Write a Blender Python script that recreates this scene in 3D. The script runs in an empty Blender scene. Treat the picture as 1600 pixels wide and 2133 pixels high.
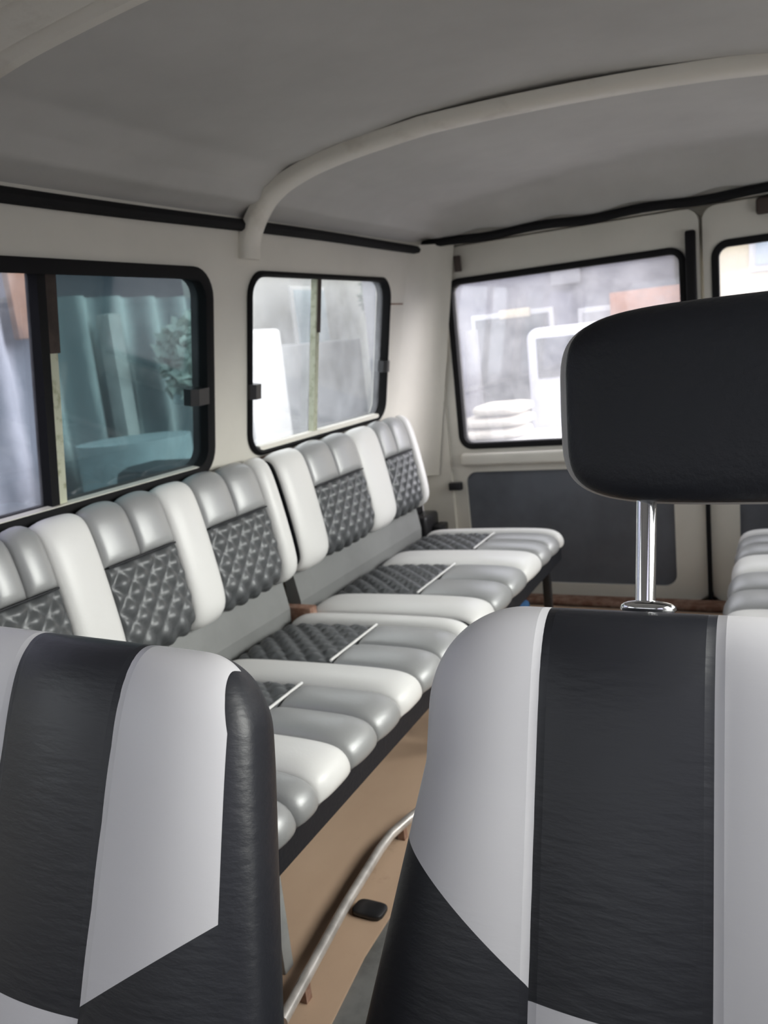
import bpy, bmesh, math, random
from mathutils import Vector, Matrix
random.seed(7)
S = bpy.context.scene
COL = S.collection
ZF = 0.78            # camera height above the cabin floor; numbers below are relative to the camera
XC = -0.33           # centre line of the cabin
PI = math.pi

# ------------------------------------------------------------------ materials
def nt(name):
    m = bpy.data.materials.new(name); m.use_nodes = True
    return m, m.node_tree, m.node_tree.nodes, m.node_tree.links, m.node_tree.nodes['Principled BSDF']

def mix_rgb(n, l, fac, a, b):
    k = n.new('ShaderNodeMix'); k.data_type = 'RGBA'
    if isinstance(fac, (int, float)): k.inputs[0].default_value = fac
    else: l.new(fac, k.inputs[0])
    for i, v in ((6, a), (7, b)):
        if isinstance(v, tuple): k.inputs[i].default_value = (*v, 1)
        else: l.new(v, k.inputs[i])
    return k.outputs[2]

def math_n(n, l, op, a, b=None, c=None):
    k = n.new('ShaderNodeMath'); k.operation = op
    for i, v in enumerate((a, b, c)):
        if v is None: continue
        if isinstance(v, (int, float)): k.inputs[i].default_value = v
        else: l.new(v, k.inputs[i])
    return k.outputs[0]

def noise(n, l, scale, detail=4, rough=.5, vec=None, dim='Object', stretch=None):
    tc = n.new('ShaderNodeTexCoord')
    v = tc.outputs[dim] if vec is None else vec
    if stretch:
        mp = n.new('ShaderNodeMapping'); mp.inputs['Scale'].default_value = stretch
        l.new(v, mp.inputs[0]); v = mp.outputs[0]
    k = n.new('ShaderNodeTexNoise'); k.inputs['Scale'].default_value = scale
    k.inputs['Detail'].default_value = detail; k.inputs['Roughness'].default_value = rough
    l.new(v, k.inputs['Vector'])
    return k.outputs['Fac']

def ramp(n, l, fac, lo, hi):
    k = n.new('ShaderNodeMapRange'); k.inputs[1].default_value = lo; k.inputs[2].default_value = hi
    l.new(fac, k.inputs[0]); return k.outputs[0]

def mat(name, col, rough=.6, metal=0., vary=.0, vscale=6., bump=0., bscale=60., spec=.5, col2=None, lo=.45, hi=.65, coat=0., stretch=None):
    m, t, n, l, b = nt(name)
    b.inputs['Roughness'].default_value = rough; b.inputs['Metallic'].default_value = metal
    b.inputs['Specular IOR Level'].default_value = spec
    b.inputs['Coat Weight'].default_value = coat; b.inputs['Coat Roughness'].default_value = .25
    if vary or col2:
        f = ramp(n, l, noise(n, l, vscale, 5, .6, stretch=stretch), lo, hi)
        c2 = col2 or tuple(min(1, c*(1-vary)) for c in col)
        l.new(mix_rgb(n, l, f, col, c2), b.inputs['Base Color'])
    else:
        b.inputs['Base Color'].default_value = (*col, 1)
    if bump:
        bp = n.new('ShaderNodeBump'); bp.inputs['Strength'].default_value = bump; bp.inputs['Distance'].default_value = .004
        l.new(noise(n, l, bscale, 4, .6), bp.inputs['Height']); l.new(bp.outputs[0], b.inputs['Normal'])
    return m

M = {}
M['cream'] = mat('cream_painted_steel', (.70, .675, .61), .42, vary=.14, vscale=3.2, bump=.05, bscale=18, lo=.4, hi=.8)
M['bow'] = mat('scuffed_cream_paint', (.76, .73, .66), .45, col2=(.50, .45, .38), vscale=9, lo=.52, hi=.78, bump=.15, bscale=40)
M['ceiling'] = mat('grey_headliner_vinyl', (.56, .55, .53), .75, vary=.2, vscale=2.6, bump=.10, bscale=30, lo=.35, hi=.75)
M['rubber'] = mat('black_rubber', (.010, .010, .011), .8, spec=.2)
M['blackm'] = mat('black_plastic', (.016, .016, .018), .4)
M['white'] = mat('white_leatherette', (.74, .735, .725), .42, bump=.08, bscale=220, coat=.15)
M['grey'] = mat('silver_grey_leatherette', (.36, .365, .37), .43, metal=.25, bump=.08, bscale=200, coat=.2)
M['quilt'] = mat('dark_quilted_leatherette', (.085, .09, .095), .46, metal=.2, bump=.05, bscale=220, coat=.25)
M['black'] = mat('black_leatherette', (.013, .014, .018), .5, bump=.2, bscale=160, spec=.3)
M['panelgrey'] = mat('grey_bench_panel', (.215, .22, .218), .55, vary=.15, vscale=5)
M['doorcard'] = mat('slate_grey_door_card', (.12, .13, .152), .55, vary=.3, vscale=4, bump=.1, bscale=40)
M['chrome'] = mat('chrome', (.86, .86, .87), .12, metal=1)
M['steel'] = mat('worn_steel', (.66, .62, .59), .35, metal=.5, vary=.3, vscale=30)
M['rust'] = mat('rusty_steel', (.20, .10, .065), .75, col2=(.34, .22, .17), vscale=40, bump=.3, bscale=80)
M['legpaint'] = mat('grey_leg_paint', (.30, .31, .31), .5, vary=.2, vscale=20)
M['channel'] = mat('pale_felt_channel', (.52, .54, .42), .8, col2=(.30, .31, .20), vscale=60, lo=.5, hi=.7)
M['channelb'] = mat('dark_brown_channel', (.055, .038, .032), .8, vary=.4, vscale=30)
M['blue'] = mat('blue_cloth', (.05, .16, .36), .8, vary=.3, vscale=40)
M['matgrey'] = mat('grey_floor_mat', (.13, .13, .13), .9, vary=.4, vscale=30, bump=.4, bscale=150)
M['headback'] = mat('grey_headrest_back', (.38, .37, .36), .5, bump=.08, bscale=200)

def mat_floor():
    m, t, n, l, b = nt('tan_floor_sheet')
    a = ramp(n, l, noise(n, l, 3.5, 6, .6, stretch=(1, .6, 1)), .3, .75)
    c = mix_rgb(n, l, a, (.56, .40, .285), (.43, .295, .205))
    s = ramp(n, l, noise(n, l, 11, 6, .65), .62, .85)
    c = mix_rgb(n, l, s, c, (.26, .165, .105))
    l.new(c, b.inputs['Base Color']); b.inputs['Roughness'].default_value = .55
    return m
M['floor'] = mat_floor()

def mat_glass(name, tint, dust, rough=0.0):
    """thin pane: tinted clear glass with a film of dust that scatters light"""
    m = bpy.data.materials.new(name); m.use_nodes = True
    n = m.node_tree.nodes; l = m.node_tree.links; n.clear()
    o = n.new('ShaderNodeOutputMaterial')
    tr = n.new('ShaderNodeBsdfTransparent'); tr.inputs[0].default_value = (*tint, 1)
    df = n.new('ShaderNodeBsdfTranslucent'); df.inputs[0].default_value = (.80, .80, .84, 1)
    gl = n.new('ShaderNodeBsdfGlossy'); gl.inputs['Roughness'].default_value = .04; gl.inputs[0].default_value = (.9, .9, .9, 1)
    m1 = n.new('ShaderNodeMixShader'); m2 = n.new('ShaderNodeMixShader')
    f = ramp(n, l, noise(n, l, 9, 5, .65), .3, .75)
    f = math_n(n, l, 'MULTIPLY_ADD', f, dust*.9, dust*.45)
    l.new(f, m1.inputs[0]); l.new(tr.outputs[0], m1.inputs[1]); l.new(df.outputs[0], m1.inputs[2])
    m2.inputs[0].default_value = .06
    l.new(m1.outputs[0], m2.inputs[1]); l.new(gl.outputs[0], m2.inputs[2]); l.new(m2.outputs[0], o.inputs[0])
    return m
M['g_tint'] = mat_glass('green_tinted_glass', (.27, .335, .345), .03)
M['g_half'] = mat_glass('lightly_tinted_glass', (.50, .50, .56), .08)
M['g_screen'] = mat_glass('windscreen_glass', (.70, .71, .71), .04)
M['g_clear'] = mat_glass('dusty_clear_glass', (.86, .88, .88), .14)
M['g_rear'] = mat_glass('dusty_rear_glass', (.86, .86, .90), .17)

def mat_frontseat(sidecut=False):
    """black and white leatherette panels sewn in stripes (seat coordinates: x across, y depth, z up the back)"""
    m, t, n, l, b = nt('striped_front_seat_leatherette')
    tc = n.new('ShaderNodeTexCoord'); sp = n.new('ShaderNodeSeparateXYZ'); l.new(tc.outputs['Object'], sp.inputs[0])
    X, Y, Z = sp.outputs
    mt = lambda op, a, b_=None, c=None: math_n(n, l, op, a, b_, c)
    ax = mt('ABSOLUTE', X)
    zc = .116
    centre = mt('LESS_THAN', ax, .058)
    outer = mt('GREATER_THAN', ax, .173)
    diag = mt('MULTIPLY_ADD', ax, .74, zc-.173*.74)          # sloping lower end of the outer white panels
    upo = mt('MULTIPLY', outer, mt('GREATER_THAN', Z, diag))
    mid = mt('MULTIPLY', mt('GREATER_THAN', ax, .058), mt('LESS_THAN', ax, .173))
    low = mt('MULTIPLY', mid, mt('LESS_THAN', Z, zc-.008))
    w = mt('MAXIMUM', mt('MAXIMUM', centre, upo), low)
    side = mt('MULTIPLY', mt('GREATER_THAN', ax, .232), mt('GREATER_THAN', Y, .008 if sidecut else -.008))
    if sidecut: side = mt('MAXIMUM', side, mt('GREATER_THAN', X, mt('SUBTRACT', mt('MULTIPLY_ADD', Z, -.093, .296), mt('MULTIPLY', mt('MAXIMUM', mt('SUBTRACT', Z, .318), 0.0), .22))))
    w = mt('MULTIPLY', w, mt('SUBTRACT', 1.0, side))
    back = mt('GREATER_THAN', Y, .06)
    w = mt('MULTIPLY', w, mt('SUBTRACT', 1.0, back))
    l.new(mix_rgb(n, l, w, (.016, .017, .022), (.63, .62, .645)), b.inputs['Base Color'])
    b.inputs['Roughness'].default_value = .45
    # seams
    def groove(v, at, wd):
        d = mt('ABSOLUTE', mt('SUBTRACT', v, at)); return mt('MINIMUM', mt('DIVIDE', d, wd), 1.0)
    g = mt('MINIMUM', groove(ax, .058, .006), groove(ax, .173, .006))
    wr = n.new('ShaderNodeTexNoise'); wr.inputs['Scale'].default_value = 90; wr.inputs['Detail'].default_value = 5
    mp = n.new('ShaderNodeMapping'); mp.inputs['Scale'].default_value = (.45, 1, 1.6); l.new(tc.outputs['Object'], mp.inputs[0]); l.new(mp.outputs[0], wr.inputs[0])
    amp = mix_rgb(n, l, w, (.34, .34, .34), (.07, .07, .07))
    hgt = mt('MULTIPLY_ADD', wr.outputs['Fac'], amp, g)
    bp = n.new('ShaderNodeBump'); bp.inputs['Strength'].default_value = .45; bp.inputs['Distance'].default_value = .004
    l.new(hgt, bp.inputs['Height']); l.new(bp.outputs[0], b.inputs['Normal'])
    return m
M['fseat'] = mat_frontseat(); M['fseat2'] = mat_frontseat(True)

# ------------------------------------------------------------------ object helpers
def tag(o, label=None, cat=None, group=None, kind=None):
    if label: o['label'] = label
    if cat: o['category'] = cat
    if group: o['group'] = group
    if kind: o['kind'] = kind
    return o

def thing(name, loc, label, cat, group=None):
    o = bpy.data.objects.new(name, None); COL.objects.link(o)
    o.empty_display_size = .1
    o.location = (loc[0], loc[1], loc[2]+ZF)
    return tag(o, label, cat, group)

def link_mesh(name, bm, m, parent=None, smooth=True, angle=40, origin=None, recalc=True):
    """bm is in camera-relative coordinates; stored relative to the parent (or to origin)"""
    if recalc: bmesh.ops.recalc_face_normals(bm, faces=bm.faces)
    if parent is not None:
        off = Vector((parent.matrix_basis.translation.x, parent.matrix_basis.translation.y, parent.matrix_basis.translation.z-ZF))
    elif origin is not None: off = Vector(origin)
    else:
        vs = [v.co for v in bm.verts]
        off = Vector(((min(v.x for v in vs)+max(v.x for v in vs))/2, (min(v.y for v in vs)+max(v.y for v in vs))/2, min(v.z for v in vs)))
    base = off
    p = parent
    if parent is not None and parent.parent is not None:
        base = off + Vector((parent.parent.location.x, parent.parent.location.y, parent.parent.location.z-ZF)) if parent.type != 'EMPTY' else off
    bmesh.ops.translate(bm, verts=bm.verts, vec=-base if parent is None or parent.parent is None else -Vector(ABS[parent.name]))
    me = bpy.data.meshes.new(name); bm.to_mesh(me); bm.free()
    if smooth:
        for p_ in me.polygons: p_.use_smooth = True
        try: me.set_sharp_from_angle(angle=math.radians(angle))
        except Exception: pass
    me.materials.append(m)
    o = bpy.data.objects.new(name, me); COL.objects.link(o)
    if parent is not None:
        o.parent = parent
        ABS[o.name] = ABS.get(parent.name, tuple(base))
    else:
        o.location = (base.x, base.y, base.z+ZF)
        ABS[o.name] = tuple(base)
    return o
ABS = {}

def box_bm(bm, x0, x1, y0, y1, z0, z1, bev=0., seg=2):
    r = bmesh.ops.create_cube(bm, size=1)
    vs = r['verts']
    for v in vs:
        v.co = Vector(((x0+x1)/2+v.co.x*(x1-x0), (y0+y1)/2+v.co.y*(y1-y0), (z0+z1)/2+v.co.z*(z1-z0)))
    if bev:
        es = list({e for v in vs for e in v.link_edges})
        bmesh.ops.bevel(bm, geom=es, offset=bev, segments=seg, profile=.5, affect='EDGES')
    return bm
def box(x0, x1, y0, y1, z0, z1, bev=0., seg=2): return box_bm(bmesh.new(), x0, x1, y0, y1, z0, z1, bev, seg)

def grid_bm(bm, P, closed_u=False, closed_v=False):
    nu, nv = len(P), len(P[0])
    V = [[bm.verts.new(p) for p in row] for row in P]
    for i in range(nu if closed_u else nu-1):
        for j in range(nv if closed_v else nv-1):
            a, b, c, d = V[i][j], V[(i+1) % nu][j], V[(i+1) % nu][(j+1) % nv], V[i][(j+1) % nv]
            try: bm.faces.new((a, b, c, d))
            except ValueError: pass
    return V

def tube_bm(bm, pts, r, seg=10, closed=False, cap=True):
    pts = [Vector(p) for p in pts]; rows = []
    N = len(pts); up = None
    for i, p in enumerate(pts):
        t = (pts[min(i+1, N-1)]-pts[max(i-1, 0)]).normalized()
        if up is None:
            up = t.orthogonal().normalized()
        up = (up-t*up.dot(t)).normalized(); s = t.cross(up)
        rows.append([p+r*(math.cos(2*PI*k/seg)*up+math.sin(2*PI*k/seg)*s) for k in range(seg)])
    V = grid_bm(bm, rows, closed_v=True)
    if cap:
        bm.faces.new(V[0][::-1]); bm.faces.new(V[-1])
    return bm

def rrect(a0, a1, b0, b1, r, n=7):
    out = []
    for cx, cy, s in ((a1-r, b1-r, 0), (a0+r, b1-r, PI/2), (a0+r, b0+r, PI), (a1-r, b0+r, 1.5*PI)):
        for k in range(n+1):
            t = s+PI/2*k/n; out.append((cx+r*math.cos(t), cy+r*math.sin(t)))
    return out

def plate(outline, holes, mp, th, side=-1):
    """sheet with holes; mp(a, b, o) maps sheet coordinates + offset to space; extruded by th"""
    bm = bmesh.new()
    loops = []; edges = []
    for lp in [outline]+holes:
        vs = [bm.verts.new((a, b, 0)) for a, b in lp]
        es = [bm.edges.new((vs[i], vs[(i+1) % len(vs)])) for i in range(len(vs))]
        loops.append(vs); edges += es
    bmesh.ops.triangle_fill(bm, edges=edges, use_beauty=True)
    tris = [[v.index for v in f.verts] for f in bm.faces]
    bm.verts.index_update()
    tris = [[v.index for v in f.verts] for f in bm.faces]
    idx = [[v.index for v in lp] for lp in loops]
    co = [(v.co.x, v.co.y) for v in bm.verts]
    bm.free()
    bm = bmesh.new()
    A = [bm.verts.new(mp(a, b, 0)) for a, b in co]
    B = [bm.verts.new(mp(a, b, side*th)) for a, b in co]
    for t in tris:
        bm.faces.new([A[i] for i in t]); bm.faces.new([B[i] for i in reversed(t)])
    for lp in idx:
        for i in range(len(lp)):
            p, q = lp[i], lp[(i+1) % len(lp)]
            bm.faces.new((A[p], A[q], B[q], B[p]))
    return bm

def dense(pts, step=.12):
    out = []
    for i in range(len(pts)):
        p, q = pts[i], pts[(i+1) % len(pts)]
        d = math.hypot(q[0]-p[0], q[1]-p[1]); k = max(1, int(d/step))
        for j in range(k): out.append((p[0]+(q[0]-p[0])*j/k, p[1]+(q[1]-p[1])*j/k))
    return out

def ring(contour, mp, w_in, w_out, proud, sunk):
    """gasket: rectangular section swept along a closed contour (inside by w_in, outside by w_out)"""
    n = len(contour); rows = []
    cx = sum(p[0] for p in contour)/n; cy = sum(p[1] for p in contour)/n
    for i in range(n):
        p, q, r = contour[i-1], contour[i], contour[(i+1) % n]
        tx, ty = r[0]-p[0], r[1]-p[1]; L = math.hypot(tx, ty) or 1
        nx, ny = ty/L, -tx/L
        if nx*(q[0]-cx)+ny*(q[1]-cy) < 0: nx, ny = -nx, -ny
        o = (q[0]+nx*w_out, q[1]+ny*w_out); c = (q[0]-nx*w_in, q[1]-ny*w_in)
        m_ = ((o[0]+c[0])/2, (o[1]+c[1])/2)
        rows.append([mp(*o, .0005), mp(*o, proud*.6), mp(*m_, proud), mp(*c, proud*.6), mp(*c, -sunk), mp(*m_, -sunk)])
    bm = bmesh.new(); grid_bm(bm, rows, closed_u=True, closed_v=True)
    return bm

# ------------------------------------------------------------------ cabin shell
YR = 2.25
def wl(y, z, o=0.):      # left wall plane, leaning in at the top; o > 0 is towards the cabin
    return Vector((-.98+.17*z+o*.986, y, z-o*.166))
def wr(y, z, o=0.):
    p = wl(y, z, o); return Vector((2*XC-p.x, p.y, p.z))
def rw(x, z, o=0.):      # rear plane; o > 0 is towards the cabin
    return Vector((x, YR-o, z))

W1 = (.30, 1.255, -.20, .163); W3 = (1.385, 2.022, -.193, .166); W0 = (-.55, .16, -.20, .163)
holes = [rrect(*W0, .05), rrect(*W1, .045), rrect(*W3, .045)]
outl = [(-.7, -.78), (2.30, -.78), (2.30, .40), (-.7, .40)]
o = link_mesh('wall_left', plate(dense(outl), holes, wl, .035), M['cream'], angle=30); tag(o, 'cream painted side wall of the cabin with the window openings', 'wall', kind='structure')
o = link_mesh('wall_right', plate(dense(outl), [list(h) for h in holes], wr, .035), M['cream'], angle=30); tag(o, 'cream painted side wall on the right, beside the right bench', 'wall', kind='structure')

DX0, DXM0, DXM1, DX1, DZ0, DZ1 = -.918, -.205, -.197, .258, -.775, .252
ro = [(-1.02, -.78), (.36, -.78), (.36, .40), (-1.02, .40)]
o = link_mesh('wall_rear', plate(dense(ro), [rrect(DX0, DX1, DZ0, DZ1, .04)], rw, .05), M['cream'], angle=30)
tag(o, 'cream rear door surround with the header above the rear doors', 'wall', kind='structure')

fo = [(-1.13, -.78), (.47, -.78), (.47, .40), (-1.13, .40)]
o = link_mesh('wall_front', plate(dense(fo), [rrect(-.90, .24, -.26, .20, .06)], lambda a, b, o: Vector((a, -.70+o, b)), .04), M['cream'], angle=30)
tag(o, 'cream bulkhead with the windscreen opening at the front of the cabin', 'wall', kind='structure')
o = link_mesh('window_7', plate(rrect(-.905, .245, -.265, .205, .06), [], lambda a, b, o: Vector((a, -.72+o, b)), .005), M['g_screen'], smooth=False)
tag(o, 'windscreen at the front of the cabin', 'windscreen', kind='structure')
# rounded corner posts between side walls and rear
def corner(mir):
    rows = []
    for i in range(13):
        z = -.40+.66*i/12
        p = wl(2.12, z); x0 = p.x; row = []
        for k in range(9):
            t = PI/2*k/8
            row.append(Vector((x0-.002+(.105)*(1-math.cos(t))*.9, 2.10+.145*math.sin(t), z)))
        row.append(Vector((x0-.01, 2.249, z)))
        row.append(Vector((x0-.01, 2.10, z)))
        if mir: row = [Vector((2*XC-v.x, v.y, v.z)) for v in row]
        rows.append(row)
    bm = bmesh.new(); V = grid_bm(bm, rows, closed_v=True)
    bm.faces.new(V[0]); bm.faces.new(V[-1])
    return bm
o = link_mesh('trim_1', corner(False), M['cream']); tag(o, 'cream rounded corner pillar between left windows and rear doors', 'pillar', kind='structure')
o = link_mesh('trim_2', corner(True), M['cream']); tag(o, 'cream rounded corner pillar on the right of the rear doors', 'pillar', kind='structure')
# thin panel seams on the left pillar
bm = bmesh.new()
for z in (.105, -.375):
    box_bm(bm, wl(2.1, z).x-.002, wl(2.1, z).x+.0035, 2.04, 2.115, z-.0015, z+.0015)
o = link_mesh('trim_3', bm, M['rust'], smooth=False); tag(o, 'thin dark panel seams across the left corner pillar', 'trim', kind='structure')

# ceiling headliner
PROF = [(-.99, .249), (-.952, .250), (-.922, .278), (-.900, .284), (-.884, .286), (-.872, .308), (-.81, .338), (-.70, .354), (-.55, .366), (-.43, .371), (XC, .373)]
def arch(x):
    if x > XC: x = 2*XC-x
    for (a, za), (b, zb) in zip(PROF, PROF[1:]):
        if x <= b:
            t = max(0, (x-a)/(b-a)); t = t*t*(3-2*t)*.5+t*.5
            return za+(zb-za)*t
    return PROF[-1][1]
def ceil_z(x, y):
    z = arch(x)
    # cloth hangs a little between the bows and drops at the back edge
    u = (y-.72)/(1.36-.72)
    hang = .010*math.sin(PI*u) if 0 < u < 1 else (.010*math.sin(PI*(y-1.4)/.8) if 1.4 < y < 2.2 else 0)
    z -= max(0, hang)*(1-min(1, abs(x-XC)/.62)**4)
    z += .0035*math.sin(7*x+3*y)*math.sin(5*y-2*x)*(1-min(1, abs(x-XC)/.62)**4)
    ye = 2.235
    if y > 2.06:
        t = min(1, (y-2.06)/(ye-2.06)); z = z*(1-t**5)+(.277+.006*math.sin(31*x))*t**5
    return z
xs = [-.975+(1.29)*i/110 for i in range(111)]
ys = [-.7+2.935*j/130 for j in range(131)]
bm = bmesh.new(); grid_bm(bm, [[(x, y, ceil_z(x, y)) for y in ys] for x in xs])
bmesh.ops.recalc_face_normals(bm, faces=bm.faces)
bmesh.ops.solidify(bm, geom=list(bm.faces), thickness=.006)
o = link_mesh('ceiling', bm, M['ceiling'], angle=70); tag(o, 'sagging grey vinyl headliner under the roof', 'ceiling', kind='structure')
o = link_mesh('trim_4', box(-1.03, .37, -.7, 2.32, .40, .425, .01), M['cream']); tag(o, 'roof panel above the headliner', 'roof', kind='structure')

# black strips put in for the shade of the gaps along the top rails
def strip(path, w=.016, h=.012):
    rows = []
    for p in path:
        p = Vector(p); rows.append(p)
    bm = bmesh.new(); tube_bm(bm, rows, h, 8); return bm
left = [(wl(y, .247).x+.006, y, .250+.002*math.sin(5*y)) for y in [-.65+.07*i for i in range(42)] if y < 2.24]
o = link_mesh('trim_5', strip(left, h=.0115), M['rubber']); tag(o, 'black strip standing in for the shaded gap between the left rail and the headliner', 'trim', kind='structure')
o = link_mesh('trim_6', strip([(2*XC-x, y, z) for x, y, z in left], h=.0115), M['rubber']); tag(o, 'black strip standing in for the shaded gap between the right rail and the headliner', 'trim', kind='structure')
rear = [(-.95+1.24*i/40, 2.234, .262+.003*math.sin(i*.7)) for i in range(41)]
o = link_mesh('trim_7', strip(rear, h=.012), M['rubber']); tag(o, 'black strip standing in for the shaded gap between the rear header and the headliner', 'trim', kind='structure')

# roof bows
BOW = [(-.938, .190), (-.934, .222), (-.915, .255), (-.885, .288), (-.85, .308), (-.79, .326), (-.70, .340), (-.55, .352), (-.43, .356), (XC, .357)]
def bow(y0, y1, skew, bump, lift=0.):
    path = [(x, z+lift) for x, z in BOW]+[(2*XC-x, z+lift) for x, z in reversed(BOW[:-1])]
    pts = []
    for (a, za), (b, zb) in zip(path, path[1:]):
        for k in range(5): pts.append((a+(b-a)*k/5, za+(zb-za)*k/5))
    pts.append(path[-1])
    for _ in range(3):
        pts = [pts[0]]+[((pts[i-1][0]+2*pts[i][0]+pts[i+1][0])/4, (pts[i-1][1]+2*pts[i][1]+pts[i+1][1])/4) for i in range(1, len(pts)-1)]+[pts[-1]]
    rows = []
    for i, (x, z) in enumerate(pts):
        p, q = pts[max(0, i-1)], pts[min(len(pts)-1, i+1)]
        tx, tz = q[0]-p[0], q[1]-p[1]; L = math.hypot(tx, tz); nx, nz = tz/L, -tx/L
        sk = skew*max(0, (x+.55)/.52) if x < .1 else skew*1.25
        row = []
        for a, d in bump:
            row.append((x+nx*d, y0+(y1-y0)*a+sk, z+nz*d))
        row.append((x-nx*.012, y1+sk, z-nz*.012)); row.append((x-nx*.012, y0+sk, z-nz*.012))
        rows.append(row)
    bm = bmesh.new(); V = grid_bm(bm, rows, closed_v=True)
    bm.faces.new(V[0]); bm.faces.new(V[-1]); return bm
o = link_mesh('trim_8', bow(1.352, 1.408, .085, [(0, 0), (.08, .006), (.3, .010), (.7, .010), (.92, .006), (1, 0)]), M['bow']); tag(o, 'scuffed cream roof bow curving across the headliner behind the wide side window', 'roof bow', kind='structure')
o = link_mesh('trim_9', bow(.548, .690, 0, [(0, .012), (.10, .014), (.28, .012), (.32, .002), (.45, .0), (.5, .006), (.72, .010), (.78, .004), (.86, .012), (.97, .010), (1, .0)]), M['bow']); tag(o, 'wide ribbed cream roof bow at the top left above the front seats', 'roof bow', kind='structure')

# floor
o = link_mesh('floor', box(-1.13, .47, -.7, 2.30, -.83, -.781), mat('painted_floor_pan', (.16, .16, .155), .7, vary=.4, vscale=14), smooth=False)
tag(o, 'bare grey floor pan of the cabin', 'floor', kind='structure')
sheet = [(-1.0, .30), (-.485, .30), (-.494, .67), (-.507, .79), (-.508, .89), (-.43, .94), (.33, .95), (.33, 2.18), (-1.0, 2.18)]
def fl(a, b, o): return Vector((a, b, -.777+o))
o = link_mesh('floor_sheet', plate(dense(sheet, .2), [], fl, .0035), M['floor'], smooth=False)
tag(o, 'worn tan sheet laid over the floor between the benches', 'floor covering')
o = link_mesh('trim_10', box(-.915, .255, 2.19, 2.245, -.781, -.762, .006), M['rust']); tag(o, 'brown rusty sill below the rear doors', 'sill', kind='structure')

# ------------------------------------------------------------------ side windows
def window(name, W, mp, label, div, panes, latch, framew=(.012, .010), divw=.011, chw=.018, pale=False):
    y0, y1, z0, z1 = W
    fr = link_mesh(name, ring(rrect(y0, y1, z0, z1, .045), mp, framew[0], framew[1], .010, .030), M['rubber'], angle=60)
    tag(fr, label, 'window', kind='structure')
    # panes
    cuts = [y0+.004]+div+[y1-.004]
    for i, g in enumerate(panes):
        off = -.020 if i == 0 else -.012
        a, b = cuts[i], cuts[i+1]
        bm = plate(dense([(a, z0+.004), (b, z0+.004), (b, z1-.004), (a, z1-.004)], .2) if len(panes) > 1 else rrect(y0+.003, y1-.003, z0+.003, z1-.003, .04),
                   [], lambda p, q, o, off=off: mp(p, q, o+off), .003)
        # clip corners: pane sits behind the gasket
        g_ = link_mesh('pane', bm, M[g], fr, smooth=False)
    def bar(a, b, zz0, zz1, o0, o1):
        bm = bmesh.new()
        P = [[mp(a, z, o0), mp(a, z, o1), mp(b, z, o1), mp(b, z, o0)] for z in [zz0+(zz1-zz0)*k/6 for k in range(7)]]
        V = grid_bm(bm, P, closed_v=True); bm.faces.new(V[0]); bm.faces.new(V[-1]); return bm
    for d in div:
        link_mesh('divider', bar(d-divw, d+divw*.4, z0+.004, z1-.004, -.016 if pale else -.026, -.002), M['channel' if pale else 'rubber'], fr, smooth=False)
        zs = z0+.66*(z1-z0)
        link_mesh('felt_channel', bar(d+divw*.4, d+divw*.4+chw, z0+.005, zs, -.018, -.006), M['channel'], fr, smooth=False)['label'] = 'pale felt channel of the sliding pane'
        link_mesh('felt_channel', bar(d+divw*.4, d+divw*.4+chw*1.25, zs, z1-.005, -.018, -.005), M['channelb'], fr, smooth=False)['label'] = 'dark brown upper end of the felt channel'  # upper piece of the channel is dark brown
    for (ly, lz, w) in latch:
        bm = bmesh.new()
        P = [[mp(ly-w, z, -.008), mp(ly-w, z, .008), mp(ly-w*.4, z, .016), mp(ly+w, z, .013), mp(ly+w, z, -.008)] for z in (lz-.015, lz-.012, lz+.012, lz+.015)]
        V = grid_bm(bm, P, closed_v=True); bm.faces.new(V[0]); bm.faces.new(V[-1])
        la = link_mesh('latch', bm, M['blackm'], fr, smooth=False)
    bm = bmesh.new()
    P = [[mp(y, z0+.003, -.012), mp(y, z0+.003, .0075), mp(y, z0+.013, .004), mp(y, z0+.013, -.012)] for y in [y0+.035+(y1-y0-.07)*k/10 for k in range(11)]]
    V = grid_bm(bm, P, closed_v=True); bm.faces.new(V[0]); bm.faces.new(V[-1])
    link_mesh('sliding_track', bm, M['bow'], fr, smooth=False)['label'] = 'pale sliding track along the bottom of the pane'
    # sill bead under the gasket
    bm = bmesh.new()
    tube_bm(bm, [mp(y0+.02+(y1-y0-.04)*k/10, z0-.022, .002) for k in range(11)], .005, 8)
    link_mesh('sill_bead', bm, M['bow'], fr)
    bm = bmesh.new()
    tube_bm(bm, [mp(y0+.03+(y1-y0-.06)*k/14, z0-.0135+.0015*math.sin(k*2.1), .003) for k in range(15)], .0028, 6)
    link_mesh('rust_line', bm, M['rust'], fr)
    return fr
window('window_1', W1, wl, 'wide sliding side window with a tinted pane beside the near bench', [.88], ['g_half', 'g_tint'], [(1.215, -.055, .024)])
window('window_2', W3, wl, 'smaller sliding side window above the far bench', [1.655], ['g_clear', 'g_clear'], [(1.395, -.063, .016), (2.010, -.055, .014)], framew=(.006, .006), divw=.004, pale=True)
window('window_3', W0, wl, 'front side window on the left', [], ['g_clear'], [])
window('window_4', W1, wr, 'wide side window in the right wall', [.88], ['g_clear', 'g_clear'], [])
window('window_5', W3, wr, 'rear side window in the right wall', [1.655], ['g_clear', 'g_clear'], [])
window('window_6', W0, wr, 'front side window on the right', [], ['g_half'], [])

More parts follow.
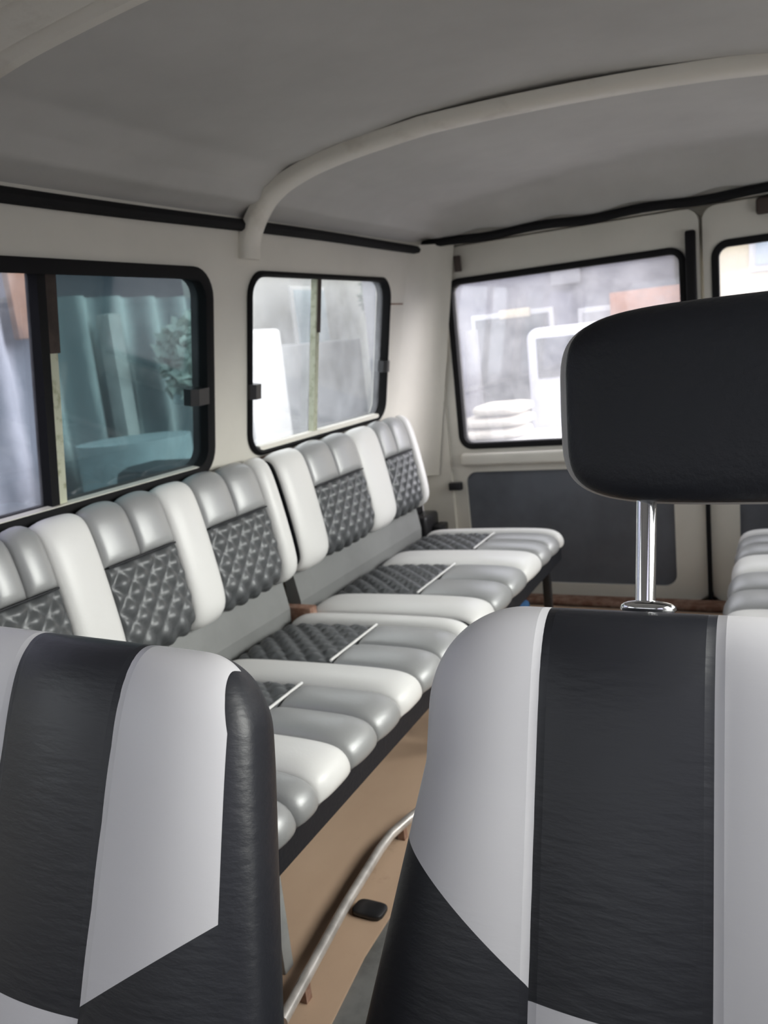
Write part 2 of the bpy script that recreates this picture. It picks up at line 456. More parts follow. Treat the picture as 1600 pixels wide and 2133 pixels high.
# ------------------------------------------------------------------ rear doors
def door(name, x0, x1, gx0, gx1, px0, px1, label):
    def dm(a, b, o): return Vector((a, YR+.012-o, b))
    GZ = (-.318, .152); PZ = (-.735, -.397)
    bm = plate(dense(rrect(x0, x1, DZ0+.004, DZ1-.004, .035)), [rrect(gx0, gx1, *GZ, .03), rrect(px0, px1, *PZ, .035)], dm, .035)
    d = link_mesh(name, bm, M['cream'], angle=30); tag(d, label, 'door', kind='structure')
    link_mesh('window_gasket', ring(rrect(gx0, gx1, *GZ, .03), dm, .007, .010, .008, .03), M['rubber'], d, angle=60)
    link_mesh('window_pane', plate(rrect(gx0+.002, gx1-.002, GZ[0]+.002, GZ[1]-.002, .03), [], lambda a, b, o: dm(a, b, o-.016), .004), M['g_rear'], d, smooth=False)
    link_mesh('door_card', plate(rrect(px0-.004, px1+.004, PZ[0]-.004, PZ[1]+.004, .038), [], lambda a, b, o: dm(a, b, o-.010), .012), M['doorcard'], d, angle=30)
    # ledge under the glass
    bm = box(gx0-.005, gx1+.005, YR-.012, YR+.02, GZ[0]-.058, GZ[0]-.020, .010, 3)
    link_mesh('window_ledge', bm, M['cream'], d)
    return d
d1 = door('door_1', DX0, DXM0, -.876, -.247, -.877, -.287, 'wide left rear door with a dusty window and slate grey door card')
d2 = door('door_2', DXM1, DX1, -.168, .215, -.125, .215, 'narrow right rear door partly hidden behind the headrest')
link_mesh('latch', box(-.925, -.885, YR-.016, YR+.004, -.447, -.424, .003), M['blackm'], d1)
o = link_mesh('trim_13', plate(dense([(DX0-.03, -.80), (DX1+.03, -.80), (DX1+.03, .29), (DX0-.03, .29)], .2), [rrect(-.884, -.239, -.326, .160, .03), rrect(-.176, .223, -.326, .160, .03)], lambda a, b, o: Vector((a, YR+.052-o, b)), .004), M['cream'], smooth=False)  # backing plate added to keep daylight from leaking round the doors
tag(o, 'unseen backing plate added behind the rear doors to block light leaks', 'backing plate', kind='structure')
# rubber seal between the doors
o = link_mesh('trim_11', box(-.236, -.212, YR-.018, YR+.010, -.30, .195, .005), M['rubber']); tag(o, 'black rubber seal strip between the two rear doors', 'seal', kind='structure')
o = link_mesh('trim_12', box(-.207, -.196, YR-.004, YR+.03, -.77, -.30, .002), M['rubber']); tag(o, 'dark gap between the lower halves of the rear doors', 'gap', kind='structure')
def hinge(x, z, name, label):
    h = link_mesh(name, box(x-.009, x+.009, YR-.014, YR+.001, z-.022, z+.022, .003), mat('brown_hinge_metal', (.05, .035, .03), .6)); return tag(h, label, 'hinge')
hinge(-.838, .200, 'door_hinge', 'small dark upright hinge plate on the header above the left corner of the rear window')
h = link_mesh('header_bracket', box(-.075, -.03, YR-.018, YR+.001, .206, .246, .008, 3), mat('brown_bracket_metal', (.05, .035, .03), .6)); tag(h, 'dark bracket on the rear header above the right rear window', 'bracket')

# belt reel in the corner beside the left rear door
t = thing('seat_belt_reel', (-.975, 2.17, -.60), 'black seat belt reel low in the corner beside the left rear door', 'seat belt')
link_mesh('reel_housing', box(-1.03, -.955, 2.115, 2.215, -.60, -.50, .012, 3), M['blackm'], t)
link_mesh('belt_webbing', box(-1.0, -.994, 2.14, 2.19, -.50, -.42, .002), M['blackm'], t)
link_mesh('buckle', box(-.955, -.925, 2.15, 2.21, -.56, -.535, .006), M['blackm'], t)

# ------------------------------------------------------------------ benches
class Profile:
    """smooth open curve in (x, z) with arc-length parameter and outward normals"""
    def __init__(self, pts, sub=4, flip=1):
        p = [Vector(a) for a in pts]
        for _ in range(sub):
            q = [p[0]]
            for a, b in zip(p, p[1:]): q += [a*.75+b*.25, a*.25+b*.75]
            q.append(p[-1]); p = q
        self.p = p; self.flip = flip
        self.s = [0.]
        for a, b in zip(p, p[1:]): self.s.append(self.s[-1]+(b-a).length)
        self.L = self.s[-1]
    def at(self, s):
        s = max(0, min(self.L, s)); lo, hi = 0, len(self.s)-1
        while hi-lo > 1:
            m_ = (lo+hi)//2
            if self.s[m_] <= s: lo = m_
            else: hi = m_
        t = (s-self.s[lo])/max(1e-9, self.s[hi]-self.s[lo])
        return self.p[lo].lerp(self.p[hi], t)
    def nrm(self, s):
        d = self.at(s+.004)-self.at(s-.004); d.normalize()
        return Vector((-d.y, d.x))*self.flip
    def find(self, f):   # arc length where f(point) first becomes true
        for p, s in zip(self.p, self.s):
            if f(p): return s
        return self.L

def edge(t, p): return max(0., 1-abs(2*t-1)**p)

def panel(prof, s0, s1, y0, y1, h, mirror, step=.007):
    ns = max(6, int((s1-s0)/step)); ny = max(6, int((y1-y0)/step))
    def samp(n):   # denser near the ends
        return [(.5-.5*math.cos(PI*k/n))*.55+.45*k/n for k in range(n+1)]
    us, vs = samp(ns), samp(ny)
    def P(u, v, d):
        s = s0+(s1-s0)*u; p = prof.at(s); n_ = prof.nrm(s)
        x, z = p.x+n_.x*d, p.y+n_.y*d
        return Vector((2*XC-x if mirror else x, y0+(y1-y0)*v, z))
    bm = bmesh.new()
    rows = [[P(u, v, h(u, v, (s1-s0), (y1-y0))) for v in vs] for u in us]
    V = grid_bm(bm, rows)
    B = {}
    per = [(i, 0) for i in range(ns+1)]+[(ns, j) for j in range(1, ny+1)]+[(i, ny) for i in range(ns-1, -1, -1)]+[(0, j) for j in range(ny-1, 0, -1)]
    low = [bm.verts.new(P(us[i], vs[j], -.006)) for i, j in per]
    for k in range(len(per)):
        a, b = per[k], per[(k+1) % len(per)]
        bm.faces.new((V[a[0]][a[1]], V[b[0]][b[1]], low[(k+1) % len(per)], low[k]))
    return bm

def h_white(u, v, a, b): return .0015+.0135*edge(v, 3.2)**.8*edge(u, 14)**.5
def h_tube(u, v, a, b): return .0005+.0145*math.sqrt(edge(v, 2))*edge(u, 10)**.5
def h_quilt(u, v, a, b):
    d = .041
    s, y = u*a, v*b
    q = abs(math.sin(PI*(s+y)/d))*abs(math.sin(PI*(s-y)/d))
    q = min(abs(math.sin(PI*(s+y)/d)), 1)**.75*min(abs(math.sin(PI*(s-y)/d)), 1)**.75
    return .001+(.006*edge(v, 4)+.0085*q)*edge(u, 10)**.4*edge(v, 12)**.4

def bench(loc, y0, y1, secs, mirror, label, group, legs):
    """secs: list of (kind, ya, yb, tubes)"""
    f = (lambda x: 2*XC-x) if mirror else (lambda x: x)
    t = thing('bench_seat', (f(-.74), (y0+y1)/2, -.78), label, 'bench seat', group)
    cush = Profile([(-.935, -.548), (-.90, -.538), (-.75, -.534), (-.62, -.533), (-.567, -.537), (-.553, -.553), (-.553, -.572)], 4)
    back = Profile([(-.985, -.440), (-.952, -.446), (-.930, -.430), (-.928, -.40), (-.945, -.30), (-.962, -.225), (-.975, -.207), (-.998, -.206)], 4, flip=-1)
    # cores (black side gussets and undersides)
    def core(prof, y0, y1, tail, inset):
        pts = [prof.at(prof.L*k/40)-prof.nrm(prof.L*k/40)*inset for k in range(41)]+[Vector(p) for p in tail]
        bm = bmesh.new(); yy = [y0, y0+.004, y1-.004, y1]
        rows = []
        c = sum((p for p in pts), Vector((0, 0)))/len(pts)
        for j, y in enumerate(yy):
            k = .97 if j in (0, 3) else 1
            rows.append([Vector((f(c.x+(p.x-c.x)*k), y, c.y+(p.y-c.y)*k)) for p in pts])
        V = grid_bm(bm, rows, closed_v=True)
        bm.faces.new(V[0]); bm.faces.new(V[-1]); return bm
    link_mesh('seat_cushion', core(cush, y0, y1, [(-.553, -.606), (-.80, -.606), (-.935, -.60)], .002), M['black'], t, angle=35)['label'] = 'black gusset and front band of the cushion'
    link_mesh('backrest', core(back, y0, y1, [(-1.0, -.22), (-1.005, -.43)], .002), M['black'], t, angle=35)['label'] = 'black side gusset of the backrest'
    sq = cush.find(lambda p: p.x > -.728); sb = back.find(lambda p: p.y > -.295)
    eps = .0008
    for kind, a, b, nt_ in secs:
        if kind == 'w':
            link_mesh('white_panel', panel(cush, .006, cush.L-.001, a+eps, b-eps, h_white, mirror), M['white'], t, angle=80)['label'] = 'white cushion stripe'
            link_mesh('white_panel', panel(back, .004, back.L-.004, a+eps, b-eps, h_white, mirror), M['white'], t, angle=80)['label'] = 'white backrest stripe'
        else:
            link_mesh('quilted_panel', panel(cush, .006, sq-.001, a+eps, b-eps, h_quilt, mirror, .0036), M['quilt'], t, angle=80)['label'] = 'dark diamond-quilted cushion panel'
            link_mesh('quilted_panel', panel(back, .004, sb-.001, a+eps, b-eps, h_quilt, mirror, .0036), M['quilt'], t, angle=80)['label'] = 'dark diamond-quilted backrest panel'
            for k in range(nt_):
                ya, yb = a+(b-a)*k/nt_, a+(b-a)*(k+1)/nt_
                link_mesh('channel_panel', panel(cush, sq+.001, cush.L-.001, ya+eps, yb-eps, h_tube, mirror), M['grey'], t, angle=80)['label'] = 'grey padded cushion channel'
                link_mesh('channel_panel', panel(back, sb+.001, back.L-.004, ya+eps, yb-eps, h_tube, mirror), M['grey'], t, angle=80)['label'] = 'grey padded backrest channel'
            # piped seam at the end of the quilting
            p = cush.at(sq); bm = bmesh.new()
            tube_bm(bm, [(f(p.x), a+.004+(b-a-.008)*k/8, p.y+.009) for k in range(9)], .0024, 6)
            link_mesh('piping', bm, M['white'], t)['label'] = 'white piping across the cushion'
            p = back.at(sb); q = back.nrm(sb); bm = bmesh.new()
            tube_bm(bm, [(f(p.x+q.x*.007), a+.004+(b-a-.008)*k/8, p.y+q.y*.007) for k in range(9)], .0018, 6)
            link_mesh('piping', bm, M['black'], t)['label'] = 'black seam across the backrest'
    # grey lower back panel between cushion and backrest
    bm = bmesh.new()
    P = [[(f(-.955+dx), y, z) for (dx, z) in ((0, -.60), (0.004, -.52), (-.012, -.43), (-.03, -.43), (-.03, -.60))] for y in (y0+.012, y1-.012)]
    V = grid_bm(bm, P, closed_v=True); bm.faces.new(V[0]); bm.faces.new(V[-1])
    link_mesh('lower_back_panel', bm, M['panelgrey'], t, smooth=False)['label'] = 'plain grey panel below the backrest'
    for (lx, ly, mname, w) in legs:
        link_mesh('leg', box(f(lx)-w, f(lx)+w, ly-.010, ly+.010, -.777, -.604, .002), M[mname], t)
    return t
secs1 = [('w', .522, .632, 0), ('q', .632, .795, 3), ('w', .795, .885, 0), ('q', .885, 1.048, 2), ('w', 1.048, 1.135, 0), ('q', 1.135, 1.325, 2), ('w', 1.325, 1.378, 0)]
secs2 = [('w', 1.402, 1.515, 0), ('q', 1.515, 1.745, 2), ('w', 1.745, 1.872, 0), ('q', 1.872, 2.040, 2), ('w', 2.040, 2.078, 0)]
bench(None, .52, 1.38, secs1, False, 'long striped bench seat under the wide tinted side window', 'striped bench seats along the sides', [(-.60, .735, 'legpaint', .012), (-.90, .735, 'legpaint', .012), (-.575, 1.345, 'blackm', .010), (-.90, 1.345, 'blackm', .010)])
bench(None, 1.40, 2.08, secs2, False, 'short striped bench seat under the smaller side window by the left rear door', 'striped bench seats along the sides', [(-.585, 1.44, 'blackm', .010), (-.90, 1.44, 'blackm', .010), (-.585, 2.03, 'blackm', .010), (-.90, 2.03, 'blackm', .010)])
bench(None, 1.40, 2.08, secs2, True, 'striped bench seat at the right edge, mostly hidden behind the right front seat', 'striped bench seats along the sides', [(-.585, 1.44, 'blackm', .010), (-.90, 1.44, 'blackm', .010), (-.585, 2.03, 'blackm', .010), (-.90, 2.03, 'blackm', .010)])

# rusty bracket between the benches
t = thing('hinge_bracket', (-.93, 1.39, -.60), 'rusty brown bracket in the gap between the two left benches', 'bracket')
link_mesh('bracket_plate', box(-.985, -.905, 1.374, 1.402, -.604, -.520, .004), M['rust'], t)
bm = bmesh.new(); tube_bm(bm, [(-.93, 1.366, -.548), (-.93, 1.41, -.548)], .009, 10); link_mesh('bolt', bm, M['rust'], t)

# ------------------------------------------------------------------ front seats
A = math.atan(.39)
def backrest_bm(w0=.267, ht=.371, hb=-.03, r=.080, fl=.050, hk=.25, Tf=.040, Tb=.070):
    def warp(k, n, p=1.6):
        t = 2*k/n-1; return math.copysign(1-(1-abs(t))**p, t)
    NU, NV = 120, 90
    us = [warp(i, NU) for i in range(NU+1)]
    hs = [hb+(ht-hb)*(1-(1-j/NV)**1.9) for j in range(NV+1)]
    def W(h):
        w = w0+fl*max(0, (hk-h)/hk)
        if h > ht-r:
            k = (h-(ht-r))/r; w = w-r*(1-math.sqrt(max(0, 1-k*k)))*.95
        return w
    def crown(u, h, side):
        pu, ph = (5, 7) if side < 0 else (9, 7)
        fu = max(0, 1-abs(u)**pu)**(1/2.2)
        th = max(0, (h-.18)/(ht-.18)); fh = max(0, 1-th**ph)**(1/2.2)
        return fu*fh
    def stripe(ax):
        for a, b in ((-.058, .058), (.058, .173), (.173, .29)):
            if a <= ax < b:
                return 1-((2*ax-a-b)/(b-a))**2
        return 0
    bm = bmesh.new()
    def pt(u, h, side):
        x = W(h)*u; c = crown(u, h, side)
        if side < 0:
            d = -Tf*c-.0075*stripe(abs(x))*c+.010*(1-u*u)*c     # slight hollow between the bolsters
        else: d = Tb*c
        return Vector((x, d, h))
    F = [[pt(u, h, -1) for u in us] for h in hs]
    B = [[pt(u, h, 1) for u in us] for h in hs]
    VF = grid_bm(bm, F); VB = grid_bm(bm, B)
    bm.faces.new(VF[0]+VB[0][::-1])
    bmesh.ops.remove_doubles(bm, verts=bm.verts, dist=1e-5)
    return bm

def superell(cx, cy, cz, a, b, c, e1, e2, nu=64, nv=40):
    def sp(v, e): return math.copysign(abs(v)**e, v)
    rows = []
    for i in range(nv+1):
        ph = -PI/2+PI*i/nv
        rows.append([(cx+a*sp(math.cos(ph), e1)*sp(math.cos(2*PI*k/nu), e2), cy+b*sp(math.cos(ph), e1)*sp(math.sin(2*PI*k/nu), e2), cz+c*sp(math.sin(ph), e1)) for k in range(nu)])
    bm = bmesh.new(); grid_bm(bm, rows, closed_v=True)
    bmesh.ops.remove_doubles(bm, verts=bm.verts, dist=1e-6)
    return bm

def local_child(name, bm, m, parent, rot=None, loc=(0, 0, 0), angle=60):
    bmesh.ops.recalc_face_normals(bm, faces=bm.faces)
    me = bpy.data.meshes.new(name); bm.to_mesh(me); bm.free()
    for p_ in me.polygons: p_.use_smooth = True
    try: me.set_sharp_from_angle(angle=math.radians(angle))
    except Exception: pass
    me.materials.append(m)
    o = bpy.data.objects.new(name, me); COL.objects.link(o); o.parent = parent
    o.location = loc
    if rot: o.rotation_euler = rot
    return o

def front_seat(x, yface, label, headrest, lean=0., **kw):
    """yface: y of the backrest face at z = -.55"""
    t = thing('front_seat', (x, yface-.2, -.78), label, 'car seat', 'striped front seats')
    base = (0, .2+.037, .23)      # local: backrest mid-plane origin
    rot = (-A, lean, 0)
    local_child('backrest', backrest_bm(**kw), M['fseat' if headrest else 'fseat2'], t, rot, base, 70)
    bm = superell(0, -.045, .145, .255, .265, .075, .35, .3)
    local_child('seat_cushion', bm, M['black'], t)
    bm = box(-.20, .20, -.24, .16, .0, .085, .01); local_child('seat_base', bm, M['blackm'], t)
    if headrest:
        fwd = Matrix.Rotation(-A, 4, 'X')
        def L(xx, d, h): return Vector(base)+(fwd @ Vector((xx, d, h)))
        hr = local_child('headrest', superell(0, -.012, 0, .167, .034, .072, .38, .42), M['black'], t, (-A*.35, 0, 0), L(0, .022, .527))
        hr['label'] = 'black headrest front'
        sh = local_child('headrest_shell', superell(0, .014, 0, .178, .034, .076, .42, .42), M['headback'], hr)
        sh['label'] = 'grey back and rim of the headrest'
        for s in (-1, 1):
            bm = bmesh.new(); tube_bm(bm, [(s*.110, .022, .34), (s*.110, .020, .50)], .0074, 14)
            local_child('headrest_post', bm, M['chrome'], t, rot, base)
            bm = superell(s*.108, .022, .374, .020, .013, .006, .8, .9, 24, 12)
            local_child('post_guide', bm, M['chrome'], t, rot, base)
    return t
front_seat(.012, .398, 'right front seat with chrome headrest posts and a black headrest', True)
front_seat(-.633, .283, 'left front seat without a headrest, in front of the long bench', False, lean=.03, w0=.274, r=.055, fl=.055, hk=.34)

# ------------------------------------------------------------------ loose things on the floor
bm = bmesh.new()
tube_bm(bm, [(-.535, .64, -.752), (-.545, .72, -.752), (-.560, .84, -.752), (-.570, .97, -.752), (-.570, 1.01, -.752), (-.560, 1.05, -.750), (-.545, 1.10, -.748)], .0075, 12)
t = thing('steel_rod', (-.57, .88, -.777), 'thin bright steel rod lying on the tan floor between the front seats', 'rod')
link_mesh('rod', bm, M['steel'], t)
for y in (.70, 1.04):
    link_mesh('foot', box(-.572 if y > 1 else -.549, -.560 if y > 1 else -.537, y-.006, y+.006, -.7775, -.752), M['rust'], t)
bm = superell(-.537, .866, -.772, .024, .016, .005, .5, .5, 24, 12)
o = link_mesh('black_clip', bm, M['blackm']); tag(o, 'small black clip lying on the tan floor beside the steel rod', 'clip')
bm = superell(-.70, 2.075, -.752, .045, .035, .026, .7, .6, 28, 16)
for v in bm.verts: v.co.z += .006*math.sin(60*v.co.x+40*v.co.y)*(v.co.z > -.76)
o = link_mesh('rag', bm, M['blue']); tag(o, 'crumpled blue rag on the floor by the end of the short left bench', 'rag')

# ------------------------------------------------------------------ the street outside
GZ = -1.45
M['dirt'] = mat('street_dirt', (.17, .165, .17), .9, vary=.35, vscale=1.2, bump=.2, bscale=8)
o = link_mesh('street_ground', box(-40, 40, -25, 45, GZ-.2, GZ), M['dirt'], smooth=False); tag(o, 'grey street ground outside the vehicle', 'ground', kind='structure')

def corrugated(name, p0, p1, z0, z1, m, label, pitch=.14, amp=.022):
    a = Vector(p0); b = Vector(p1); d = b-a; L = d.length; d.normalize(); nrm = Vector((-d.y, d.x))
    n = int(L/pitch*10); bm = bmesh.new()
    fr = []; bk = []
    for i in range(n+1):
        s = L*i/n; off = amp*math.sin(2*PI*s/pitch)
        q = a+d*s+nrm*off; q2 = a+d*s+nrm*(off-.02)
        fr.append(q); bk.append(q2)
    P = [[(q.x, q.y, z0), (q.x, q.y, z1), (w.x, w.y, z1), (w.x, w.y, z0)] for q, w in zip(fr, bk)]
    V = grid_bm(bm, P, closed_v=True); bm.faces.new(V[0]); bm.faces.new(V[-1])
    o = link_mesh(name, bm, m); return tag(o, label, 'fence')
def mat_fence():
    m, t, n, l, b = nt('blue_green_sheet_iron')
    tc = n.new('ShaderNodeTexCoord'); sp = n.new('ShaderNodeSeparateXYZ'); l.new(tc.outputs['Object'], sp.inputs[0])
    # corrugation shading painted into the colour as pale and dark bands
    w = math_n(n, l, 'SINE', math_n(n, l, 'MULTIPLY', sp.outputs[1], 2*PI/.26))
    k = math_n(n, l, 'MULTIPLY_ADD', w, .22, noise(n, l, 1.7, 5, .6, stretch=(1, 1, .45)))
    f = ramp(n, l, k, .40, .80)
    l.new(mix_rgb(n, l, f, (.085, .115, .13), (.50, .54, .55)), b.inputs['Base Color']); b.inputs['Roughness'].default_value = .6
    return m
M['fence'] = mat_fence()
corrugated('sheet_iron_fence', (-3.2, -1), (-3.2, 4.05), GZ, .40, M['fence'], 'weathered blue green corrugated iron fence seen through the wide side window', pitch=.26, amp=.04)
# fence posts
def post(name, x, y, z1, m, label, w=.06):
    o = link_mesh(name, box(x-w, x+w, y-w, y+w, GZ, z1, .01), m); return tag(o, label, 'post')
M['pale'] = mat('pale_grey_post', (.42, .42, .42), .7, vary=.3, vscale=6)
M['ochre'] = mat('ochre_wood', (.22, .13, .07), .8, vary=.4, vscale=6)
o = link_mesh('ochre_board', box(-3.12, -3.08, 2.64, 2.77, .20, .60, .008), M['ochre']); tag(o, 'ochre board fixed high on the corrugated fence outside the wide side window', 'board')
post('metal_post', -3.08, 3.20, .30, M['pale'], 'pale grey post standing against the corrugated fence', .045)
# pale barrel and dark crate in front of the fence
bm = bmesh.new(); tube_bm(bm, [(-2.74, 2.88, GZ), (-2.74, 2.88, -.30)], .26, 28)
o = link_mesh('water_barrel', bm, mat('pale_blue_plastic', (.40, .48, .52), .5, vary=.2, vscale=5)); tag(o, 'pale blue barrel at the foot of the corrugated fence', 'barrel')
o = link_mesh('crate', box(-2.40, -1.95, 2.36, 2.62, GZ, -.36, .05), mat('dark_crate', (.045, .06, .07), .7, vary=.3, vscale=8)); tag(o, 'dark crate on the ground in front of the blue barrel', 'crate')

def building(name, x0, x1, y0, y1, h, wall_m, label, wins=(), face='y', roof=None, over=.25):
    t = thing(name, ((x0+x1)/2, (y0+y1)/2, GZ), label, 'building')
    link_mesh('wall', box(x0, x1, y0, y1, GZ, GZ+h, .02), wall_m, t, smooth=False)
    link_mesh('roof', box(x0-over, x1+over, y0-over, y1+over, GZ+h, GZ+h+.14, .02), roof or M['roof'], t, smooth=False)
    for (a, b, z0, z1, mm) in wins:
        if face == 'y':
            f = link_mesh('window', box(a, b, y0-.04, y0+.02, z0, z1, .01), M['winframe'], t, smooth=False)
            bm = box(a+.05, b-.05, y0-.055, y0-.035, z0+.05, z1-.05)
        else:
            f = link_mesh('window', box(x1-.02, x1+.04, a, b, z0, z1, .01), M['winframe'], t, smooth=False)
            bm = box(x1+.035, x1+.055, a+.05, b-.05, z0+.05, z1-.05)
        link_mesh('shutter', bm, mm, f, smooth=False)
    return t
M['roof'] = mat('rusty_roof_iron', (.20, .13, .11), .7, vary=.4, vscale=3)
M['winframe'] = mat('white_window_frame', (.6, .6, .6), .6)
M['whitewash'] = mat('whitewashed_wall', (.36, .36, .35), .85, vary=.3, vscale=1.6)
M['lav'] = mat('lavender_grey_wall', (.235, .235, .27), .85, vary=.35, vscale=1.0)
M['creamwall'] = mat('cream_wall', (.66, .58, .40), .85, vary=.12, vscale=2)
M['darkwin'] = mat('dark_shutter', (.07, .08, .09), .6)
M['paleblue'] = mat('pale_blue_shutter', (.42, .50, .55), .6, vary=.2, vscale=4)
M['whitep'] = mat('white_board', (.31, .31, .325), .6, vary=.1, vscale=6)
M['orange'] = mat('orange_board', (.52, .25, .16), .6, vary=.25, vscale=4)
building('white_house', -9.5, -6.0, 7.4, 14.5, 3.6, M['whitewash'], 'whitewashed house seen through the smaller side window', [(9.6, 10.5, -.3, .9, M['paleblue']), (12.2, 13.0, -.5, .8, M['darkwin'])], face='x')
o = link_mesh('grey_low_wall', box(-5.2, -4.9, 6.9, 9.4, GZ, .12, .02), mat('grey_block_wall', (.17, .175, .19), .85, vary=.2, vscale=3), smooth=False); tag(o, 'low grey wall in front of the white house', 'wall')
o = link_mesh('white_cabinet', box(-4.6, -4.1, 5.75, 6.35, GZ, .25, .04, 3), M['whitep']); tag(o, 'tall white cabinet standing on the street outside the smaller side window', 'cabinet')
building('grey_shopfront', -4.4, -1.0, 8.6, 12.6, 3.4, M['lav'], 'lavender grey shopfront seen through the left rear door window',
         [(-3.1, -2.2, -1.0, .20, M['darkwin']), (-1.95, -1.55, -.95, .15, M['whitep'])], roof=M['roof'])
building('cream_house', -.68, 3.5, 7.4, 12.0, 3.6, M['creamwall'], 'bright cream house seen through the right rear door window', [(-.30, .10, .25, .60, M['paleblue'])])
t = link_mesh('orange_signboard', box(-1.60, -.82, 8.42, 8.5, .02, .26, .01), M['orange']); tag(t, 'blank orange board on the grey shopfront', 'board')
t = link_mesh('white_signboard', box(-2.18, -1.88, 8.45, 8.5, .40, .66, .01), M['whitep']); tag(t, 'blank white square board high on the grey shopfront', 'board')
t = link_mesh('cream_signboard', box(-2.75, -2.42, 8.45, 8.5, .13, .22, .01), M['creamwall']); tag(t, 'small blank cream board on the left of the grey shopfront', 'board')
def pole(x, y, z1, r, m, name, label):
    bm = bmesh.new(); tube_bm(bm, [(x, y, GZ), (x, y, z1)], r, 16)
    o = link_mesh(name, bm, m); return tag(o, label, 'post')
pole(-2.80, 7.7, .05, .07, M['whitep'], 'white_pole', 'white post in front of the grey shopfront near the left rear window edge')
# pile of sacks on a low table behind the vehicle
t = thing('market_table', (-1.75, 5.1, GZ), 'low grey table behind the vehicle carrying pale sacks', 'table')
link_mesh('table_top', box(-2.2, -1.3, 4.8, 5.4, -.70, -.66, .01), M['pale'], t)
for sx in (-2.15, -1.35):
    for sy in (4.85, 5.35): link_mesh('leg', box(sx-.025, sx+.025, sy-.025, sy+.025, GZ, -.70), M['pale'], t)
M['sack'] = mat('pale_sack_cloth', (.48, .45, .38), .9, vary=.25, vscale=9, bump=.3, bscale=30)
for i, (sx, sz, w) in enumerate(((-1.74, -.622, .24), (-1.70, -.548, .22), (-1.66, -.474, .17))):
    bm = superell(sx, 5.05, sz, w, .2, .036, .6, .5, 36, 16)
    o = link_mesh('sack', bm, M['sack']); tag(o, ('lowest pale sack lying on the market table', 'middle pale sack of the pile on the market table', 'topmost pale sack of the pile on the market table')[i], 'sack', 'pale sacks on the table')
t = thing('dark_shed', (-4.45, 3.5, GZ), 'dark shed behind the corrugated fence', 'shed')
link_mesh('wall', box(-4.7, -4.2, 1.6, 5.2, GZ, 1.0), mat('dark_shed_wall', (.03, .035, .05), .8), t, smooth=False)
link_mesh('roof', box(-4.85, -4.05, 1.5, 5.3, 1.0, 1.08), M['roof'], t, smooth=False)
# white parked van body seen through the dusty rear window
t = thing('white_van', (-1.55, 7.3, GZ), 'white van parked in front of the grey shopfront', 'van')
bm = box(-1.95, -1.0, 6.6, 7.9, GZ+.25, .0, .09, 4); link_mesh('body', bm, mat('white_van_paint', (.66, .66, .70), .4, vary=.1, vscale=2), t)
link_mesh('rear_window', box(-1.85, -1.1, 6.585, 6.605, -.40, -.08, .006), M['darkwin'], t)
for sx in (-1.88, -1.07):
    bm = bmesh.new(); tube_bm(bm, [(sx-.07, 7.0, GZ+.26), (sx+.07, 7.0, GZ+.26)], .26, 24); link_mesh('wheel', bm, M['rubber'], t)
# trees
M['leaf'] = mat('grey_green_leaves', (.20, .26, .22), .8, vary=.5, vscale=12)
M['bark'] = mat('tree_bark', (.13, .10, .085), .9, vary=.3, vscale=12, bump=.4, bscale=40)
def tree(x, y, h, r, label, n=900):
    t = thing('tree', (x, y, GZ), label, 'tree', 'trees outside')
    bm = bmesh.new(); tube_bm(bm, [(x, y, GZ), (x+.05, y, GZ+h*.5), (x-.03, y+.05, GZ+h*.8)], .10, 10); link_mesh('trunk', bm, M['bark'], t)
    bm = bmesh.new()
    for _ in range(n):
        v = Vector((random.gauss(0, 1), random.gauss(0, 1), random.gauss(0, 1))).normalized()*r*random.random()**.4
        c = Vector((x, y, GZ+h*.8))+Vector((v.x, v.y, v.z*.9)); s = .13*random.uniform(.6, 1.2)
        a = Vector((random.gauss(0, 1), random.gauss(0, 1), random.gauss(0, 1))).normalized(); b = a.orthogonal().normalized()
        q = [bm.verts.new(c+a*s), bm.verts.new(c+b*s*.45), bm.verts.new(c-a*s), bm.verts.new(c-b*s*.45)]
        bm.faces.new(q)
    link_mesh('foliage', bm, M['leaf'], t, smooth=False, recalc=False)
tree(-5.2, 11.2, 2.6, .5, 'grey green tree in front of the white house')
tree(-6.2, 3.3, 2.7, .9, 'grey green tree behind the corrugated fence')
M['paleleaf'] = mat('pale_leaves', (.52, .58, .54), .7, vary=.3, vscale=12)
t = thing('shrub', (-2.78, 3.46, GZ), 'pale leaved shrub in front of the right end of the corrugated fence', 'shrub')
bm = bmesh.new(); tube_bm(bm, [(-2.78, 3.46, GZ), (-2.76, 3.45, -.3)], .03, 8); link_mesh('stem', bm, M['bark'], t)
bm = bmesh.new()
for _ in range(420):
    v = Vector((random.gauss(0, 1), random.gauss(0, 1), random.gauss(0, 1))).normalized()*random.random()**.5
    c = Vector((-2.78+.20*v.x, 3.46+.17*v.y, .02+.26*v.z)); s_ = .055*random.uniform(.6, 1.2)
    a = Vector((random.gauss(0, 1), random.gauss(0, 1), random.gauss(0, 1))).normalized(); b = a.orthogonal().normalized()
    bm.faces.new([bm.verts.new(c+a*s_), bm.verts.new(c+b*s_*.5), bm.verts.new(c-a*s_), bm.verts.new(c-b*s_*.5)])
link_mesh('foliage', bm, M['paleleaf'], t, smooth=False, recalc=False)

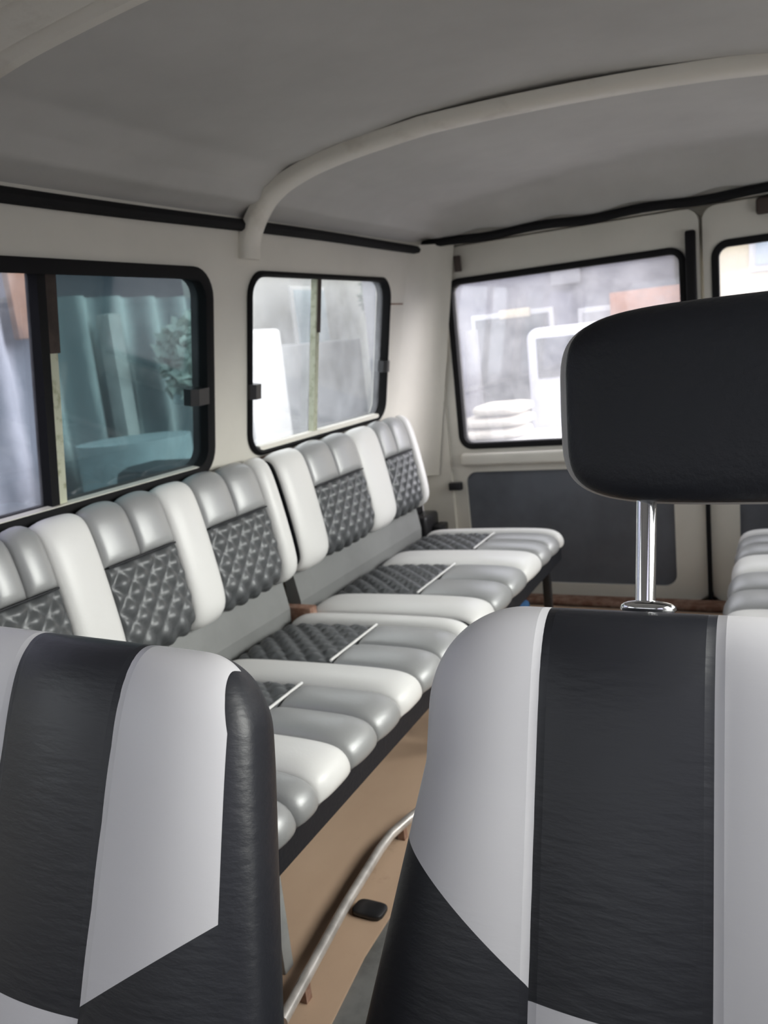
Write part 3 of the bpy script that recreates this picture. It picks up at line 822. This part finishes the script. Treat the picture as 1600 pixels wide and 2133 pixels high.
# ------------------------------------------------------------------ light, world, camera
w = bpy.data.worlds.new('overcast_sky'); S.world = w; w.use_nodes = True
wn = w.node_tree.nodes; wlk = w.node_tree.links
bg = wn['Background']; bg.inputs[1].default_value = 1.0
tc = wn.new('ShaderNodeTexCoord'); sp = wn.new('ShaderNodeSeparateXYZ'); wlk.new(tc.outputs['Generated'], sp.inputs[0])
cr = wn.new('ShaderNodeValToRGB'); wlk.new(sp.outputs[2], cr.inputs[0])
cr.color_ramp.elements[0].position = 0.0; cr.color_ramp.elements[0].color = (.92, .94, 1.0, 1)
cr.color_ramp.elements[1].position = .8; cr.color_ramp.elements[1].color = (1.0, 1.0, 1.0, 1)
wlk.new(cr.outputs[0], bg.inputs[0])
sun = bpy.data.lights.new('sun', 'SUN'); sun.energy = 5.5; sun.angle = math.radians(50); sun.color = (1, .96, .9)
so = bpy.data.objects.new('sun', sun); COL.objects.link(so); so.location = (3, -3, 6)
so.rotation_euler = Vector((-.85, -.14, -.42)).to_track_quat('-Z', 'Y').to_euler()

F = 1700.0; yaw, pit, rol = (math.radians(a) for a in (27.236, -11.49, -6.307))
fw = Vector((-math.sin(yaw)*math.cos(pit), math.cos(yaw)*math.cos(pit), math.sin(pit)))
rt = Vector((math.cos(yaw), math.sin(yaw), 0)); up = rt.cross(fw)
RT = rt*math.cos(rol)+up*math.sin(rol); UP = -rt*math.sin(rol)+up*math.cos(rol)
cam = bpy.data.cameras.new('camera'); cam.sensor_fit = 'HORIZONTAL'; cam.sensor_width = 36; cam.lens = 36*F/1600
cam.clip_start = .02; cam.clip_end = 200
cam.dof.use_dof = True; cam.dof.focus_distance = .62; cam.dof.aperture_fstop = 16
co = bpy.data.objects.new('camera', cam); COL.objects.link(co)
mw = Matrix((RT, UP, -fw)).transposed().to_4x4(); mw.translation = Vector((0, 0, ZF)); co.matrix_world = mw
S.camera = co

vs = S.view_settings
vs.view_transform = 'Standard'; vs.look = 'None'; vs.gamma = 1; vs.use_curve_mapping = False
vs.exposure = 1.82
cy = S.cycles
cy.max_bounces = 10; cy.diffuse_bounces = 6; cy.glossy_bounces = 4; cy.transparent_max_bounces = 12; cy.transmission_bounces = 6
cy.use_denoising = True
cy.caustics_reflective = False; cy.caustics_refractive = False
cy.sample_clamp_indirect = 6
